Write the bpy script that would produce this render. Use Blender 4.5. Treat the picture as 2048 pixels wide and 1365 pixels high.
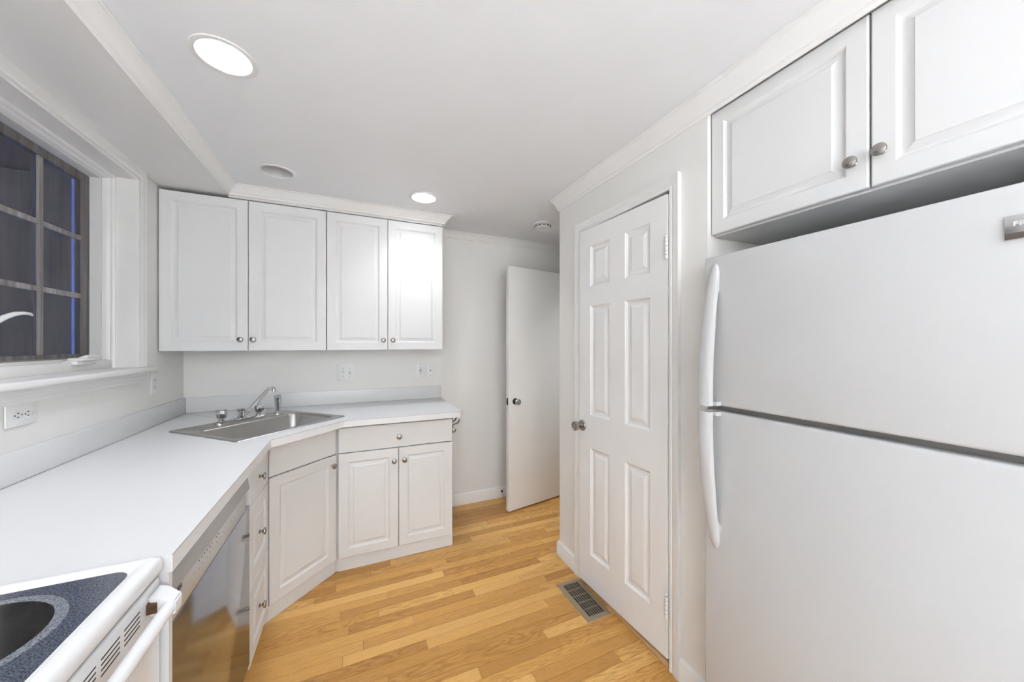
import bpy, bmesh, math, random
from mathutils import Vector, Matrix
random.seed(7)
for o in list(bpy.data.objects): bpy.data.objects.remove(o)
scene = bpy.context.scene
COL = scene.collection
R = math.radians

# ------------------------------------------------------------------ camera, world, exposure
CAM_H = 1.36
FPX, YAW, HORIZON = 705.0, 24.05, 688.1          # focal length in pixels of a 2048 px wide frame
cam = bpy.data.cameras.new('camera')
cam.sensor_fit = 'HORIZONTAL'; cam.sensor_width = 36.0
cam.lens = FPX * 36.0 / 2048.0
cam.shift_y = (HORIZON - 682.5) / 2048.0
cam.clip_start = 0.02
camo = bpy.data.objects.new('camera', cam); COL.objects.link(camo)
camo.location = (0, 0, CAM_H); camo.rotation_euler = (R(90), 0, R(-YAW))
scene.camera = camo

w = bpy.data.worlds.new('dusk'); scene.world = w; w.use_nodes = True
bgn = w.node_tree.nodes['Background']
bgn.inputs[0].default_value = (0.10, 0.22, 0.75, 1); bgn.inputs[1].default_value = 1.6
scene.view_settings.view_transform = 'Standard'
scene.view_settings.look = 'None'
scene.view_settings.gamma = 1.0
scene.view_settings.use_curve_mapping = False
scene.view_settings.exposure = 0.68
LAMP_W, LAMP_B = 190.0, 140.0     # radiance of the lit can lights by the window and by the hall
FILL_LAMPS = 102.0          # radiance of the torchiere fill lamps added out of view
HALL_FILL = 430.0            # radiance of the unseen can light added past the hall

# ------------------------------------------------------------------ main dimensions
XL, XR, YB, YF, ZC = -0.995, 1.205, 2.90, -2.60, 2.295     # walls, ceiling
ZS, XS = 2.238, -0.68                                       # soffit over the window
YP = 1.947                                                  # end of right wall (hall begins)
XH = 1.93                                                   # hall end wall
AY0, AY1, AX = -0.03, 0.9055, 1.97                           # fridge alcove
ZCT = 0.918                                                 # counter top

# ------------------------------------------------------------------ materials
MATS = {}
def mat(name, col, rough=0.5, metal=0.0, var=0.02, scale=6.0, bump=0.0, bscale=120.0, spec=0.5, coat=0.0):
    m = bpy.data.materials.new(name); m.use_nodes = True
    nt = m.node_tree; b = nt.nodes['Principled BSDF']
    b.inputs['Roughness'].default_value = rough; b.inputs['Metallic'].default_value = metal
    b.inputs['Specular IOR Level'].default_value = spec
    b.inputs['Coat Weight'].default_value = coat
    tc = nt.nodes.new('ShaderNodeTexCoord')
    n = nt.nodes.new('ShaderNodeTexNoise'); n.inputs['Scale'].default_value = scale; n.inputs['Detail'].default_value = 3
    nt.links.new(tc.outputs['Object'], n.inputs['Vector'])
    mx = nt.nodes.new('ShaderNodeMix'); mx.data_type = 'RGBA'
    mx.inputs[6].default_value = tuple(c * (1 - var) for c in col) + (1,)
    mx.inputs[7].default_value = tuple(min(1, c * (1 + var)) for c in col) + (1,)
    nt.links.new(n.outputs['Fac'], mx.inputs[0]); nt.links.new(mx.outputs[2], b.inputs['Base Color'])
    if bump:
        n2 = nt.nodes.new('ShaderNodeTexNoise'); n2.inputs['Scale'].default_value = bscale
        nt.links.new(tc.outputs['Object'], n2.inputs['Vector'])
        bp = nt.nodes.new('ShaderNodeBump'); bp.inputs['Strength'].default_value = bump; bp.inputs['Distance'].default_value = 0.002
        nt.links.new(n2.outputs['Fac'], bp.inputs['Height']); nt.links.new(bp.outputs['Normal'], b.inputs['Normal'])
    MATS[name] = m
    return m
mat('wall', (0.86, 0.848, 0.82), 0.55, bump=0.05)
mat('ceiling', (0.915, 0.925, 0.945), 0.7, bump=0.04)
mat('trim', (0.88, 0.868, 0.85), 0.35)
mat('door_paint', (0.88, 0.873, 0.865), 0.3)
mat('cabinet', (0.785, 0.781, 0.775), 0.5, var=0.01, spec=0.3)
mat('cab_inside', (0.62, 0.60, 0.57), 0.6)
mat('laminate', (0.77, 0.77, 0.775), 0.32, var=0.01)
mat('laminate_edge', (0.83, 0.825, 0.825), 0.35, var=0.01)
mat('seam', (0.25, 0.24, 0.23), 0.6)
mat('edge_brown', (0.22, 0.19, 0.17), 0.6)
mat('fridge', (0.62, 0.62, 0.624), 0.22, var=0.006)
mat('gasket', (0.35, 0.34, 0.33), 0.6)
mat('enamel', (0.87, 0.87, 0.875), 0.15, var=0.006)
mat('plastic_white', (0.86, 0.855, 0.84), 0.35, var=0.01)
mat('vinyl', (0.80, 0.79, 0.765), 0.4, var=0.01)
mat('sash', (0.34, 0.33, 0.305), 0.45)
mat('nickel', (0.36, 0.345, 0.325), 0.27, metal=1.0, var=0.03, scale=30)
mat('chrome', (0.66, 0.66, 0.67), 0.05, metal=1.0, var=0.01)
mat('dark', (0.03, 0.028, 0.026), 0.6)
mat('bronze', (0.045, 0.032, 0.024), 0.4, metal=0.5, var=0.1)
mat('rust', (0.10, 0.05, 0.022), 0.8, var=0.8, scale=90)
mat('register', (0.33, 0.26, 0.18), 0.35, metal=0.4, var=0.05)
mat('raw_wood', (0.58, 0.36, 0.18), 0.7, var=0.15, scale=25)
mat('subfloor', (0.05, 0.028, 0.012), 0.6, var=0.3)
mat('dw_strip', (0.56, 0.545, 0.53), 0.3, metal=0.35, var=0.02)
mat('print', (0.06, 0.055, 0.05), 0.5)
mat('print_grey', (0.20, 0.19, 0.18), 0.5)
mat('badge', (0.72, 0.72, 0.73), 0.25, metal=1.0, var=0.03, scale=80)
mat('badge_dark', (0.17, 0.145, 0.125), 0.35, metal=0.7)
mat('letter', (0.92, 0.92, 0.92), 0.15, metal=0.6)
mat('outside_wall', (0.008, 0.007, 0.006), 0.9, var=0.5, scale=3)
mat('can_off_shade', (0.72, 0.72, 0.72), 0.5)  # greyer white: shade of the unlit can put into its baffle

def brushed(name, col, rough, axis_scale, amount):
    m = mat(name, col, rough, metal=1.0, var=0.03, scale=8)
    nt = m.node_tree; b = nt.nodes['Principled BSDF']
    tc = nt.nodes.new('ShaderNodeTexCoord'); mp = nt.nodes.new('ShaderNodeMapping')
    mp.inputs['Scale'].default_value = axis_scale
    n = nt.nodes.new('ShaderNodeTexNoise'); n.inputs['Scale'].default_value = 1.0; n.inputs['Detail'].default_value = 4
    nt.links.new(tc.outputs['Object'], mp.inputs['Vector']); nt.links.new(mp.outputs['Vector'], n.inputs['Vector'])
    mr = nt.nodes.new('ShaderNodeMapRange'); mr.inputs[3].default_value = rough - amount; mr.inputs[4].default_value = rough + amount
    nt.links.new(n.outputs['Fac'], mr.inputs[0]); nt.links.new(mr.outputs[0], b.inputs['Roughness'])
    return m
brushed('steel', (0.47, 0.465, 0.455), 0.30, (6, 6, 300), 0.025)
brushed('dw_steel', (0.33, 0.36, 0.42), 0.13, (300, 300, 6), 0.03)
brushed('dw_steel_top', (0.42, 0.41, 0.40), 0.22, (300, 300, 6), 0.04)

def oak():
    m = bpy.data.materials.new('oak'); m.use_nodes = True; nt = m.node_tree
    N = nt.nodes.new; L = nt.links.new; b = nt.nodes['Principled BSDF']
    tc = N('ShaderNodeTexCoord'); oi = N('ShaderNodeObjectInfo')
    off = N('ShaderNodeVectorMath'); off.operation = 'MULTIPLY_ADD'
    cmb = N('ShaderNodeCombineXYZ')
    for i in range(3): L(oi.outputs['Random'], cmb.inputs[i])
    L(cmb.outputs[0], off.inputs[0]); off.inputs[1].default_value = (37, 53, 11); L(tc.outputs['Object'], off.inputs[2])
    def noise(sc, detail, dist=0.0):
        mp = N('ShaderNodeMapping'); mp.inputs['Scale'].default_value = sc; L(off.outputs[0], mp.inputs['Vector'])
        n = N('ShaderNodeTexNoise'); n.inputs['Scale'].default_value = 1; n.inputs['Detail'].default_value = detail
        n.inputs['Distortion'].default_value = dist
        L(mp.outputs[0], n.inputs['Vector']); return n.outputs['Fac']
    def mth(op, a, bb, c=None):
        n = N('ShaderNodeMath'); n.operation = op
        for i, v in enumerate((a, bb, c)):
            if v is None: continue
            if isinstance(v, (int, float)): n.inputs[i].default_value = v
            else: L(v, n.inputs[i])
        return n.outputs[0]
    big = noise((3.0, 20, 1), 1.5, 0.15)
    rings = mth('PINGPONG', mth('MULTIPLY', big, 11.0), 0.5)          # contour lines of a stretched field = cathedral grain
    rings = mth('POWER', mth('MULTIPLY', rings, 2.0), 0.45)
    fine = noise((5, 260, 1), 4.0)
    pores = noise((22, 620, 1), 2.0)
    rnd2 = mth('FRACT', mth('MULTIPLY', oi.outputs['Random'], 17.31), 0)  # which planks are flat sawn
    figure = N('ShaderNodeMapRange'); figure.inputs[1].default_value = 0.35; figure.inputs[2].default_value = 0.75; L(rnd2, figure.inputs[0])
    ramp = N('ShaderNodeValToRGB'); cr = ramp.color_ramp
    cr.elements[0].position = 0.0; cr.elements[0].color = (0.46, 0.225, 0.056, 1)
    cr.elements[1].position = 1.0; cr.elements[1].color = (0.83, 0.51, 0.18, 1)
    e = cr.elements.new(0.5); e.color = (0.66, 0.355, 0.098, 1)
    val = mth('ADD', mth('MULTIPLY_ADD', oi.outputs['Random'], 0.85, 0.02), mth('MULTIPLY', mth('SUBTRACT', fine, 0.4), 0.55))
    L(val, ramp.inputs[0])
    mx = N('ShaderNodeMix'); mx.data_type = 'RGBA'; mx.blend_type = 'MULTIPLY'
    L(ramp.outputs[0], mx.inputs[6]); mx.inputs[7].default_value = (0.62, 0.52, 0.42, 1)
    k = mth('MULTIPLY', mth('SUBTRACT', 1.0, rings), mth('MULTIPLY_ADD', figure.outputs[0], 0.85, 0.12))
    L(k, mx.inputs[0])
    mx2 = N('ShaderNodeMix'); mx2.data_type = 'RGBA'; mx2.blend_type = 'MULTIPLY'
    L(mx.outputs[2], mx2.inputs[6]); mx2.inputs[7].default_value = (0.72, 0.66, 0.6, 1)
    pr = N('ShaderNodeMapRange'); pr.inputs[1].default_value = 0.56; pr.inputs[2].default_value = 0.72; L(pores, pr.inputs[0])
    L(pr.outputs[0], mx2.inputs[0])
    L(mx2.outputs[2], b.inputs['Base Color'])
    b.inputs['Roughness'].default_value = 0.34; b.inputs['Specular IOR Level'].default_value = 0.4
    bp = N('ShaderNodeBump'); bp.inputs['Strength'].default_value = 0.08; bp.inputs['Distance'].default_value = 0.001
    L(fine, bp.inputs['Height']); L(bp.outputs[0], b.inputs['Normal'])
    MATS['oak'] = m
oak()

def speckle():
    m = bpy.data.materials.new('ceramic_glass'); m.use_nodes = True; nt = m.node_tree
    b = nt.nodes['Principled BSDF']; tc = nt.nodes.new('ShaderNodeTexCoord')
    v = nt.nodes.new('ShaderNodeTexNoise'); v.inputs['Scale'].default_value = 420; v.inputs['Detail'].default_value = 3
    nt.links.new(tc.outputs['Object'], v.inputs['Vector'])
    r = nt.nodes.new('ShaderNodeValToRGB')
    r.color_ramp.elements[0].position = 0.36; r.color_ramp.elements[0].color = (0.022, 0.028, 0.042, 1)
    r.color_ramp.elements[1].position = 0.68; r.color_ramp.elements[1].color = (0.16, 0.18, 0.23, 1)
    nt.links.new(v.outputs['Fac'], r.inputs[0]); nt.links.new(r.outputs[0], b.inputs['Base Color'])
    b.inputs['Roughness'].default_value = 0.12
    MATS['ceramic_glass'] = m
    m2 = m.copy(); m2.name = 'burner_ring'; e = [n for n in m2.node_tree.nodes if n.type == 'VALTORGB'][0].color_ramp.elements
    e[0].color = (0.10, 0.11, 0.13, 1); e[1].color = (0.36, 0.38, 0.42, 1); MATS['burner_ring'] = m2
    m3 = m.copy(); m3.name = 'burner_dark'; e = [n for n in m3.node_tree.nodes if n.type == 'VALTORGB'][0].color_ramp.elements
    e[0].color = (0.004, 0.004, 0.004, 1); e[1].color = (0.035, 0.032, 0.03, 1); MATS['burner_dark'] = m3
speckle()

def glassy(name, tint, gloss):
    m = bpy.data.materials.new(name); m.use_nodes = True; nt = m.node_tree; nt.nodes.clear()
    o = nt.nodes.new('ShaderNodeOutputMaterial'); t = nt.nodes.new('ShaderNodeBsdfTransparent'); g = nt.nodes.new('ShaderNodeBsdfGlossy')
    t.inputs[0].default_value = tint + (1,); g.inputs['Roughness'].default_value = 0.02
    f = nt.nodes.new('ShaderNodeFresnel'); f.inputs[0].default_value = 1.5
    mp = nt.nodes.new('ShaderNodeMath'); mp.operation = 'MULTIPLY'; mp.inputs[1].default_value = gloss
    x = nt.nodes.new('ShaderNodeMixShader')
    nt.links.new(f.outputs[0], mp.inputs[0]); nt.links.new(mp.outputs[0], x.inputs[0])
    nt.links.new(t.outputs[0], x.inputs[1]); nt.links.new(g.outputs[0], x.inputs[2]); nt.links.new(x.outputs[0], o.inputs[0])
    MATS[name] = m
glassy('pane', (0.80, 0.84, 0.90), 0.6)

def screen_mat():
    m = bpy.data.materials.new('insect_mesh'); m.use_nodes = True; nt = m.node_tree; nt.nodes.clear()
    N = nt.nodes.new; L = nt.links.new
    o = N('ShaderNodeOutputMaterial'); t = N('ShaderNodeBsdfTransparent'); d = N('ShaderNodeBsdfDiffuse')
    d.inputs[0].default_value = (0.15, 0.125, 0.112, 1)
    tc = N('ShaderNodeTexCoord'); mp = N('ShaderNodeMapping'); mp.inputs['Scale'].default_value = (1, 42, 1.6)
    wv = N('ShaderNodeTexNoise'); wv.inputs['Scale'].default_value = 1.0; wv.inputs['Detail'].default_value = 3; wv.inputs['Distortion'].default_value = 0.4
    L(tc.outputs['Object'], mp.inputs[0]); L(mp.outputs[0], wv.inputs['Vector'])
    mr = N('ShaderNodeMapRange'); mr.inputs[1].default_value = 0.3; mr.inputs[2].default_value = 0.7; mr.inputs[3].default_value = 0.22; mr.inputs[4].default_value = 0.62; L(wv.outputs['Fac'], mr.inputs[0])
    x = N('ShaderNodeMixShader'); L(mr.outputs[0], x.inputs[0]); L(t.outputs[0], x.inputs[1]); L(d.outputs[0], x.inputs[2]); L(x.outputs[0], o.inputs[0])
    MATS['insect_mesh'] = m
screen_mat()

def crystal():
    m = mat('crystal', (0.9, 0.9, 0.9), 0.03); b = m.node_tree.nodes['Principled BSDF']
    b.inputs['Transmission Weight'].default_value = 0.9; b.inputs['IOR'].default_value = 1.5
crystal()

def emit(name, col, s):
    m = bpy.data.materials.new(name); m.use_nodes = True; nt = m.node_tree; b = nt.nodes['Principled BSDF']
    b.inputs['Base Color'].default_value = (0.9, 0.9, 0.9, 1)
    b.inputs['Emission Color'].default_value = col + (1,); b.inputs['Emission Strength'].default_value = s
    MATS[name] = m
LCOL = (0.926, 0.966, 1.028)          # white balance of the lamps
emit('lamp_window', LCOL, LAMP_W)
emit('lamp_base', LCOL, LAMP_B)
emit('lamp_hall_fill', LCOL, HALL_FILL)
emit('fill_lens', LCOL, FILL_LAMPS)


# ------------------------------------------------------------------ mesh helpers
def box(bm, x0, x1, y0, y1, z0, z1, bev=0.0, seg=2):
    vs = [bm.verts.new(p) for p in ((x0,y0,z0),(x1,y0,z0),(x1,y1,z0),(x0,y1,z0),(x0,y0,z1),(x1,y0,z1),(x1,y1,z1),(x0,y1,z1))]
    fs = [bm.faces.new([vs[i] for i in q]) for q in ((3,2,1,0),(4,5,6,7),(0,1,5,4),(1,2,6,5),(2,3,7,6),(3,0,4,7))]
    if bev:
        es = list({e for f in fs for e in f.edges})
        bmesh.ops.bevel(bm, geom=es, offset=bev, segments=seg, profile=0.5, affect='EDGES')
def bmbox(*a, **k):
    bm = bmesh.new(); box(bm, *a, **k); return bm
def sweep(bm, prof, path, side=1, M=lambda p, q, h: (p, q, h)):
    """closed profile [(offset along in-plane normal, height)] swept along path with mitres"""
    P = [Vector(p) for p in path]; n = len(P); nr = []
    for i in range(n - 1):
        t = (P[i+1] - P[i]).normalized(); nr.append(Vector((-t.y, t.x)) * side)
    rows = []
    for i in range(n):
        if i == 0: m = nr[0]
        elif i == n - 1: m = nr[-1]
        else: m = (nr[i-1] + nr[i]) / (1 + nr[i-1].dot(nr[i]))
        rows.append([bm.verts.new(M(P[i].x + m.x*d, P[i].y + m.y*d, h)) for d, h in prof])
    k = len(prof)
    for i in range(n - 1):
        for j in range(k):
            bm.faces.new((rows[i][j], rows[i][(j+1) % k], rows[i+1][(j+1) % k], rows[i+1][j]))
    bm.faces.new(rows[0]); bm.faces.new(rows[-1][::-1])
def lathe(bm, prof, seg=24, M=lambda x, y, z: (x, y, z), cap0=True, cap1=True, phase=0.0):
    rows = []
    for r, z in prof:
        rows.append([bm.verts.new(M(r*math.cos(phase+2*math.pi*i/seg), r*math.sin(phase+2*math.pi*i/seg), z)) for i in range(seg)])
    for a, b in zip(rows, rows[1:]):
        for i in range(seg):
            bm.faces.new((a[i], a[(i+1) % seg], b[(i+1) % seg], b[i]))
    if cap0: bm.faces.new(rows[0][::-1])
    if cap1: bm.faces.new(rows[-1])
def tube(bm, pts, r, seg=12):
    pts = [Vector(p) for p in pts]; rows = []
    rr = r if isinstance(r, (list, tuple)) else [r]*len(pts)
    up = None
    for i, p in enumerate(pts):
        t = (pts[min(i+1, len(pts)-1)] - pts[max(i-1, 0)]).normalized()
        if up is None: up = t.orthogonal().normalized()
        up = (up - t*up.dot(t)).normalized(); s = t.cross(up)
        rows.append([bm.verts.new(p + (up*math.cos(2*math.pi*k/seg) + s*math.sin(2*math.pi*k/seg))*rr[i]) for k in range(seg)])
    for a, b in zip(rows, rows[1:]):
        for k in range(seg): bm.faces.new((a[k], a[(k+1) % seg], b[(k+1) % seg], b[k]))
    bm.faces.new(rows[0][::-1]); bm.faces.new(rows[-1])
def rrect(x0, x1, y0, y1, r, n=5):
    out = []
    for cx, cy, a in ((x1-r, y1-r, 0), (x0+r, y1-r, 90), (x0+r, y0+r, 180), (x1-r, y0+r, 270)):
        for i in range(n + 1):
            t = R(a + 90*i/n); out.append((cx + r*math.cos(t), cy + r*math.sin(t)))
    return out
def loops(bm, rows, cap0=False, cap1=False):
    V = [[bm.verts.new(p) for p in row] for row in rows]; n = len(V[0])
    for a, b in zip(V, V[1:]):
        for i in range(n): bm.faces.new((a[i], a[(i+1) % n], b[(i+1) % n], b[i]))
    if cap0: bm.faces.new(V[0][::-1])
    if cap1: bm.faces.new(V[-1])
def obj(name, bm, m, parent=None, smooth=True, angle=35):
    bmesh.ops.recalc_face_normals(bm, faces=bm.faces[:])
    if smooth:
        ca = R(angle)
        for f in bm.faces: f.smooth = True
        for e in bm.edges:
            e.smooth = not (len(e.link_faces) == 2 and e.calc_face_angle(0) > ca)
    me = bpy.data.meshes.new(name); bm.to_mesh(me); bm.free()
    me.materials.append(MATS[m])
    o = bpy.data.objects.new(name, me); COL.objects.link(o)
    if parent: o.parent = parent
    return o
def part(name, m, parent, *a, **k): return obj(name, bmbox(*a, **k), m, parent)
def tag(o, label, cat, group=None, kind=None):
    o['label'] = label
    if cat: o['category'] = cat
    if group: o['group'] = group
    if kind: o['kind'] = kind
    return o
def thing(name, label, cat, loc=(0,0,0), rz=0.0, group=None, kind=None):
    e = bpy.data.objects.new(name, None); COL.objects.link(e); e.empty_display_size = 0.05
    e.location = loc; e.rotation_euler = (0, 0, R(rz))
    return tag(e, label, cat, group, kind)
def struct(name, bm, m, label, cat=None, parent=None):
    o = obj(name, bm, m, parent); o['kind'] = 'structure'; o['label'] = label
    if cat: o['category'] = cat
    return o
def text_mesh(name, s, size, m, parent, loc, rot=(0,0,0), ext=0.0004, align='LEFT', bold=0.0, space=1.0):
    c = bpy.data.curves.new(name, 'FONT'); c.body = s; c.size = size; c.extrude = ext; c.align_x = align; c.offset = bold
    c.space_character = space; c.resolution_u = 2
    t = bpy.data.objects.new(name + '_tmp', c); COL.objects.link(t)
    me = bpy.data.meshes.new_from_object(t.evaluated_get(bpy.context.evaluated_depsgraph_get()))
    bpy.data.objects.remove(t)
    me.materials.clear(); me.materials.append(MATS[m])
    o = bpy.data.objects.new(name, me); COL.objects.link(o); o.parent = parent; o.location = loc; o.rotation_euler = rot
    return o

# ------------------------------------------------------------------ the setting: floor
floor = struct('floor', bmbox(XL-0.2, 3.2, YF-0.2, YB+0.2, -0.12, -0.005), 'subfloor', 'oak strip wood floor of the kitchen', 'floor')
PW = 0.0572
lengths = (0.28, 0.38, 0.5, 0.62, 0.75, 0.9, 1.1)
plank_mesh = {}
def plank(x0, x1, y0):
    key = round(x1 - x0, 4)
    if key not in plank_mesh:
        bm = bmbox(0.0006, key-0.0006, 0.0006, PW-0.0006, -0.005, 0.0)
        me = bpy.data.meshes.new('plank'); bm.to_mesh(me); bm.free(); me.materials.append(MATS['oak']); plank_mesh[key] = me
    o = bpy.data.objects.new('plank', plank_mesh[key]); COL.objects.link(o); o.location = (x0, y0, 0); o.parent = floor
row = 0
y = YB
while y > 0.62:
    y -= PW; row += 1
    xs0 = 0.55 if y > 2.36 else -0.44
    xs1 = 1.92 if y + PW*0.5 > YP else 1.215
    x = xs0 - random.random()*0.6
    while x < xs1:
        L_ = random.choice(lengths)
        a, b = max(x, xs0), min(x + L_, xs1)
        if b - a > 0.03: plank(round(a, 3), round(b, 3), y)
        x += L_

o = obj('floorboards', bmbox(-0.99, 1.2, YF+0.01, y-0.0006, -0.0048, -0.0002), 'oak', floor); o['kind'] = 'stuff'

# ------------------------------------------------------------------ ceiling with round cut-outs for the can lights
CANS = [(-0.388, 1.432, 'lamp_window'), (-0.385, 2.270, ''), (0.404, 2.290, 'lamp_base'), (2.42, 2.290, 'lamp_hall_fill')]  # last can is unseen, added to brighten the hall
CR = 0.076
def ceiling():
    bm = bmesh.new(); h = 0.12
    xs = sorted({XL-0.2, 3.2} | {round(c[0]+s*h, 4) for c in CANS for s in (-1, 1)})
    ys = sorted({YF-0.2, YB+0.2} | {round(c[1]+s*h, 4) for c in CANS for s in (-1, 1)})
    xs = [v for i, v in enumerate(xs) if i == 0 or v - xs[i-1] > 0.004]
    ys = [v for i, v in enumerate(ys) if i == 0 or v - ys[i-1] > 0.021]
    for i in range(len(xs)-1):
        for j in range(len(ys)-1):
            x0, x1, y0, y1 = xs[i], xs[i+1], ys[j], ys[j+1]
            hit = [c for c in CANS if x0 < c[0] < x1 and y0 < c[1] < y1]
            if not hit:
                bm.faces.new([bm.verts.new((a, b, ZC)) for a, b in ((x0,y0),(x1,y0),(x1,y1),(x0,y1))]); continue
            cx, cy = hit[0][:2]; n = 48; inner = []; outer = []
            for k in range(n):
                a = 2*math.pi*k/n; c, s = math.cos(a), math.sin(a)
                inner.append(bm.verts.new((cx+CR*c, cy+CR*s, ZC)))
                t = min(((x1-cx) if c > 0 else (x0-cx))/c if abs(c) > 1e-9 else 9, ((y1-cy) if s > 0 else (y0-cy))/s if abs(s) > 1e-9 else 9)
                outer.append(bm.verts.new((cx+t*c, cy+t*s, ZC)))
            for k in range(n): bm.faces.new((inner[k], inner[(k+1) % n], outer[(k+1) % n], outer[k]))
            cs = [(x0,y0),(x1,y0),(x1,y1),(x0,y1)]
            for c in cs:                      # corner slivers
                a = math.atan2(c[1]-cy, c[0]-cx) % (2*math.pi); k = int(a/(2*math.pi/n))
                bm.faces.new((outer[k], bm.verts.new((c[0], c[1], ZC)), outer[(k+1) % n]))
    bmesh.ops.remove_doubles(bm, verts=bm.verts[:], dist=1e-5)
    for f in bm.faces:
        if f.normal.z > 0: f.normal_flip()
    box(bm, XL-0.2, 3.2, YF-0.2, YB+0.2, ZC+0.14, ZC+0.2)
    me = bpy.data.meshes.new('ceiling'); bm.to_mesh(me); bm.free(); me.materials.append(MATS['ceiling'])
    o = bpy.data.objects.new('ceiling', me); COL.objects.link(o)
    o['kind'] = 'structure'; o['label'] = 'flat white kitchen ceiling with recessed lights'; o['category'] = 'ceiling'
ceiling()

# ------------------------------------------------------------------ walls
WY0, WY1, WZ0, WZ1 = 1.195, 2.365, 1.243, 2.177            # window opening
bm = bmesh.new()
XO = XL - 0.2
box(bm, XO, XL, YF-0.2, YB+0.2, -0.12, WZ0); box(bm, XO, XL, YF-0.2, YB+0.2, WZ1, ZC+0.14)
box(bm, XO, XL, YF-0.2, WY0, WZ0, WZ1); box(bm, XO, XL, WY1, YB+0.2, WZ0, WZ1)
struct('wall_left', bm, 'wall', 'white painted wall with the casement window', 'wall')
struct('wall_back', bmbox(XL, 3.2, YB, YB+0.2, -0.005, ZC+0.14), 'wall', 'off white wall behind the sink run and hall', 'wall')
struct('wall_front', bmbox(XL, 3.2, YF-0.2, YF, -0.005, ZC+0.14), 'wall', 'white wall closing the kitchen opposite the sink run', 'wall')
DY0, DY1, DZ = 1.075, 1.700, 2.002                          # closet door opening
bm = bmesh.new()
box(bm, XR, XR+0.10, AY1, DY0, -0.005, ZC+0.14); box(bm, XR, XR+0.10, DY1, YP, -0.005, ZC+0.14); box(bm, XR, XR+0.10, DY0, DY1, DZ, ZC+0.14)
box(bm, XR+0.10, XH, YP-0.10, YP, -0.005, ZC+0.14)          # hall side
box(bm, XR+0.10, AX, AY1, AY1+0.08, -0.005, ZC+0.14)        # alcove side
box(bm, AX, AX+0.1, AY0-0.1, YP-0.10, -0.005, ZC+0.14)      # alcove and closet back
box(bm, XR, AX, AY0-0.1, AY0, -0.005, ZC+0.14)
box(bm, XR, XR+0.10, YF, AY0-0.1, -0.005, ZC+0.14)
box(bm, XR, XR+0.03, AY0, AY1, 2.228, ZC+0.14)              # header over the fridge cabinet
struct('wall_right', bm, 'wall', 'off white wall around the closet door and fridge alcove', 'wall')
bm = bmesh.new()
box(bm, XH, XH+0.1, 2.77, YB, -0.005, ZC+0.14); box(bm, XH, XH+0.1, YP-0.1, 1.99, -0.005, ZC+0.14); box(bm, XH, XH+0.1, 1.99, 2.77, 2.03, ZC+0.14)
box(bm, 3.1, 3.2, 1.8, YB, -0.005, ZC+0.14); box(bm, XH+0.1, 3.1, 1.8, 1.9, -0.005, ZC+0.14)
struct('wall_hall', bm, 'wall', 'off white wall at the end of the hall', 'wall')
bm = bmbox(XL, XS, YF, 2.560, ZS, ZC+0.1)
box(bm, XL, XS, 2.560, YB, ZS, ZC+0.1); box(bm, XS, 0.590, 2.578, YB, 2.2265, ZC+0.1)
struct('trim_1', bm, 'trim', 'boxed white soffit over the window and wall cabinets', 'soffit')

def crown_prof(z0, p, z1=ZC):
    h = z1 - z0
    return [(0, z0), (0.004, z0), (0.010, z0+0.10*h), (0.010, z0+0.20*h), (0.016, z0+0.26*h), (p*0.42, z0+0.42*h), (p*0.56, z0+0.58*h),
            (p*0.80, z0+0.76*h), (p*0.86, z0+0.82*h), (p*0.86, z0+0.88*h), (p, z0+0.93*h), (p, z1-0.0004), (0, z1-0.0004)]
bm = bmesh.new(); sweep(bm, crown_prof(ZS-0.002, 0.054), [(XS, YF), (XS, 2.572), (0.595, 2.572), (0.595, YB)], -1)
struct('trim_2', bm, 'trim', 'white crown moulding on the soffit and above the wall cabinets', 'moulding')
bm = bmesh.new(); sweep(bm, crown_prof(2.211, 0.047), [(XR, YF), (XR, YP), (XH, YP)], 1)
struct('trim_3', bm, 'trim', 'white crown moulding above closet door and fridge cabinets', 'moulding')
bm = bmesh.new(); sweep(bm, crown_prof(2.240, 0.048), [(0.655, YB), (XH, YB)], -1)
struct('trim_4', bm, 'wall', 'off white crown moulding on the hall wall', 'moulding')
def bb_prof(): return [(0, 0.0), (0.014, 0.0), (0.014, 0.074), (0.0125, 0.0775), (0.0135, 0.081), (0.009, 0.088), (0.005, 0.095), (0, 0.095)]
bm = bmesh.new(); sweep(bm, bb_prof(), [(XR, DY1+0.054), (XR, YP), (XH, YP)], 1)
struct('baseboard_right', bm, 'trim', 'white baseboard wrapping the wall corner beside closet door', 'baseboard')
bm = bmesh.new(); sweep(bm, bb_prof(), [(XR, AY1), (XR, DY0-0.054)], 1)
struct('baseboard_fridge', bm, 'trim', 'short white baseboard between closet door and fridge', 'baseboard')
bm = bmesh.new(); sweep(bm, bb_prof(), [(0.605, YB), (XH, YB)], -1)
struct('baseboard_back', bm, 'trim', 'white baseboard along the hall wall', 'baseboard')
CASP = [(0.0, 0.0), (0.0, 0.009), (0.004, 0.012), (0.012, 0.012), (0.016, 0.009), (0.022, 0.013), (0.040, 0.0165), (0.044, 0.0165), (0.049, 0.019), (0.0525, 0.019), (0.0525, 0.0)]
bm = bmesh.new(); sweep(bm, CASP, [(DY0, 0), (DY0, DZ), (DY1, DZ), (DY1, 0)], 1, M=lambda p, q, h: (XR-h, p, q))
struct('trim_5', bm, 'trim', 'white moulded casing around the closet door', 'door casing')
struct('trim_6', bmbox(1.196, 1.300, DY0+0.004, DY1-0.004, 0.0, 0.019, bev=0.002), 'raw_wood', 'raw wood threshold strip under the closet door', 'threshold')

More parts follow.
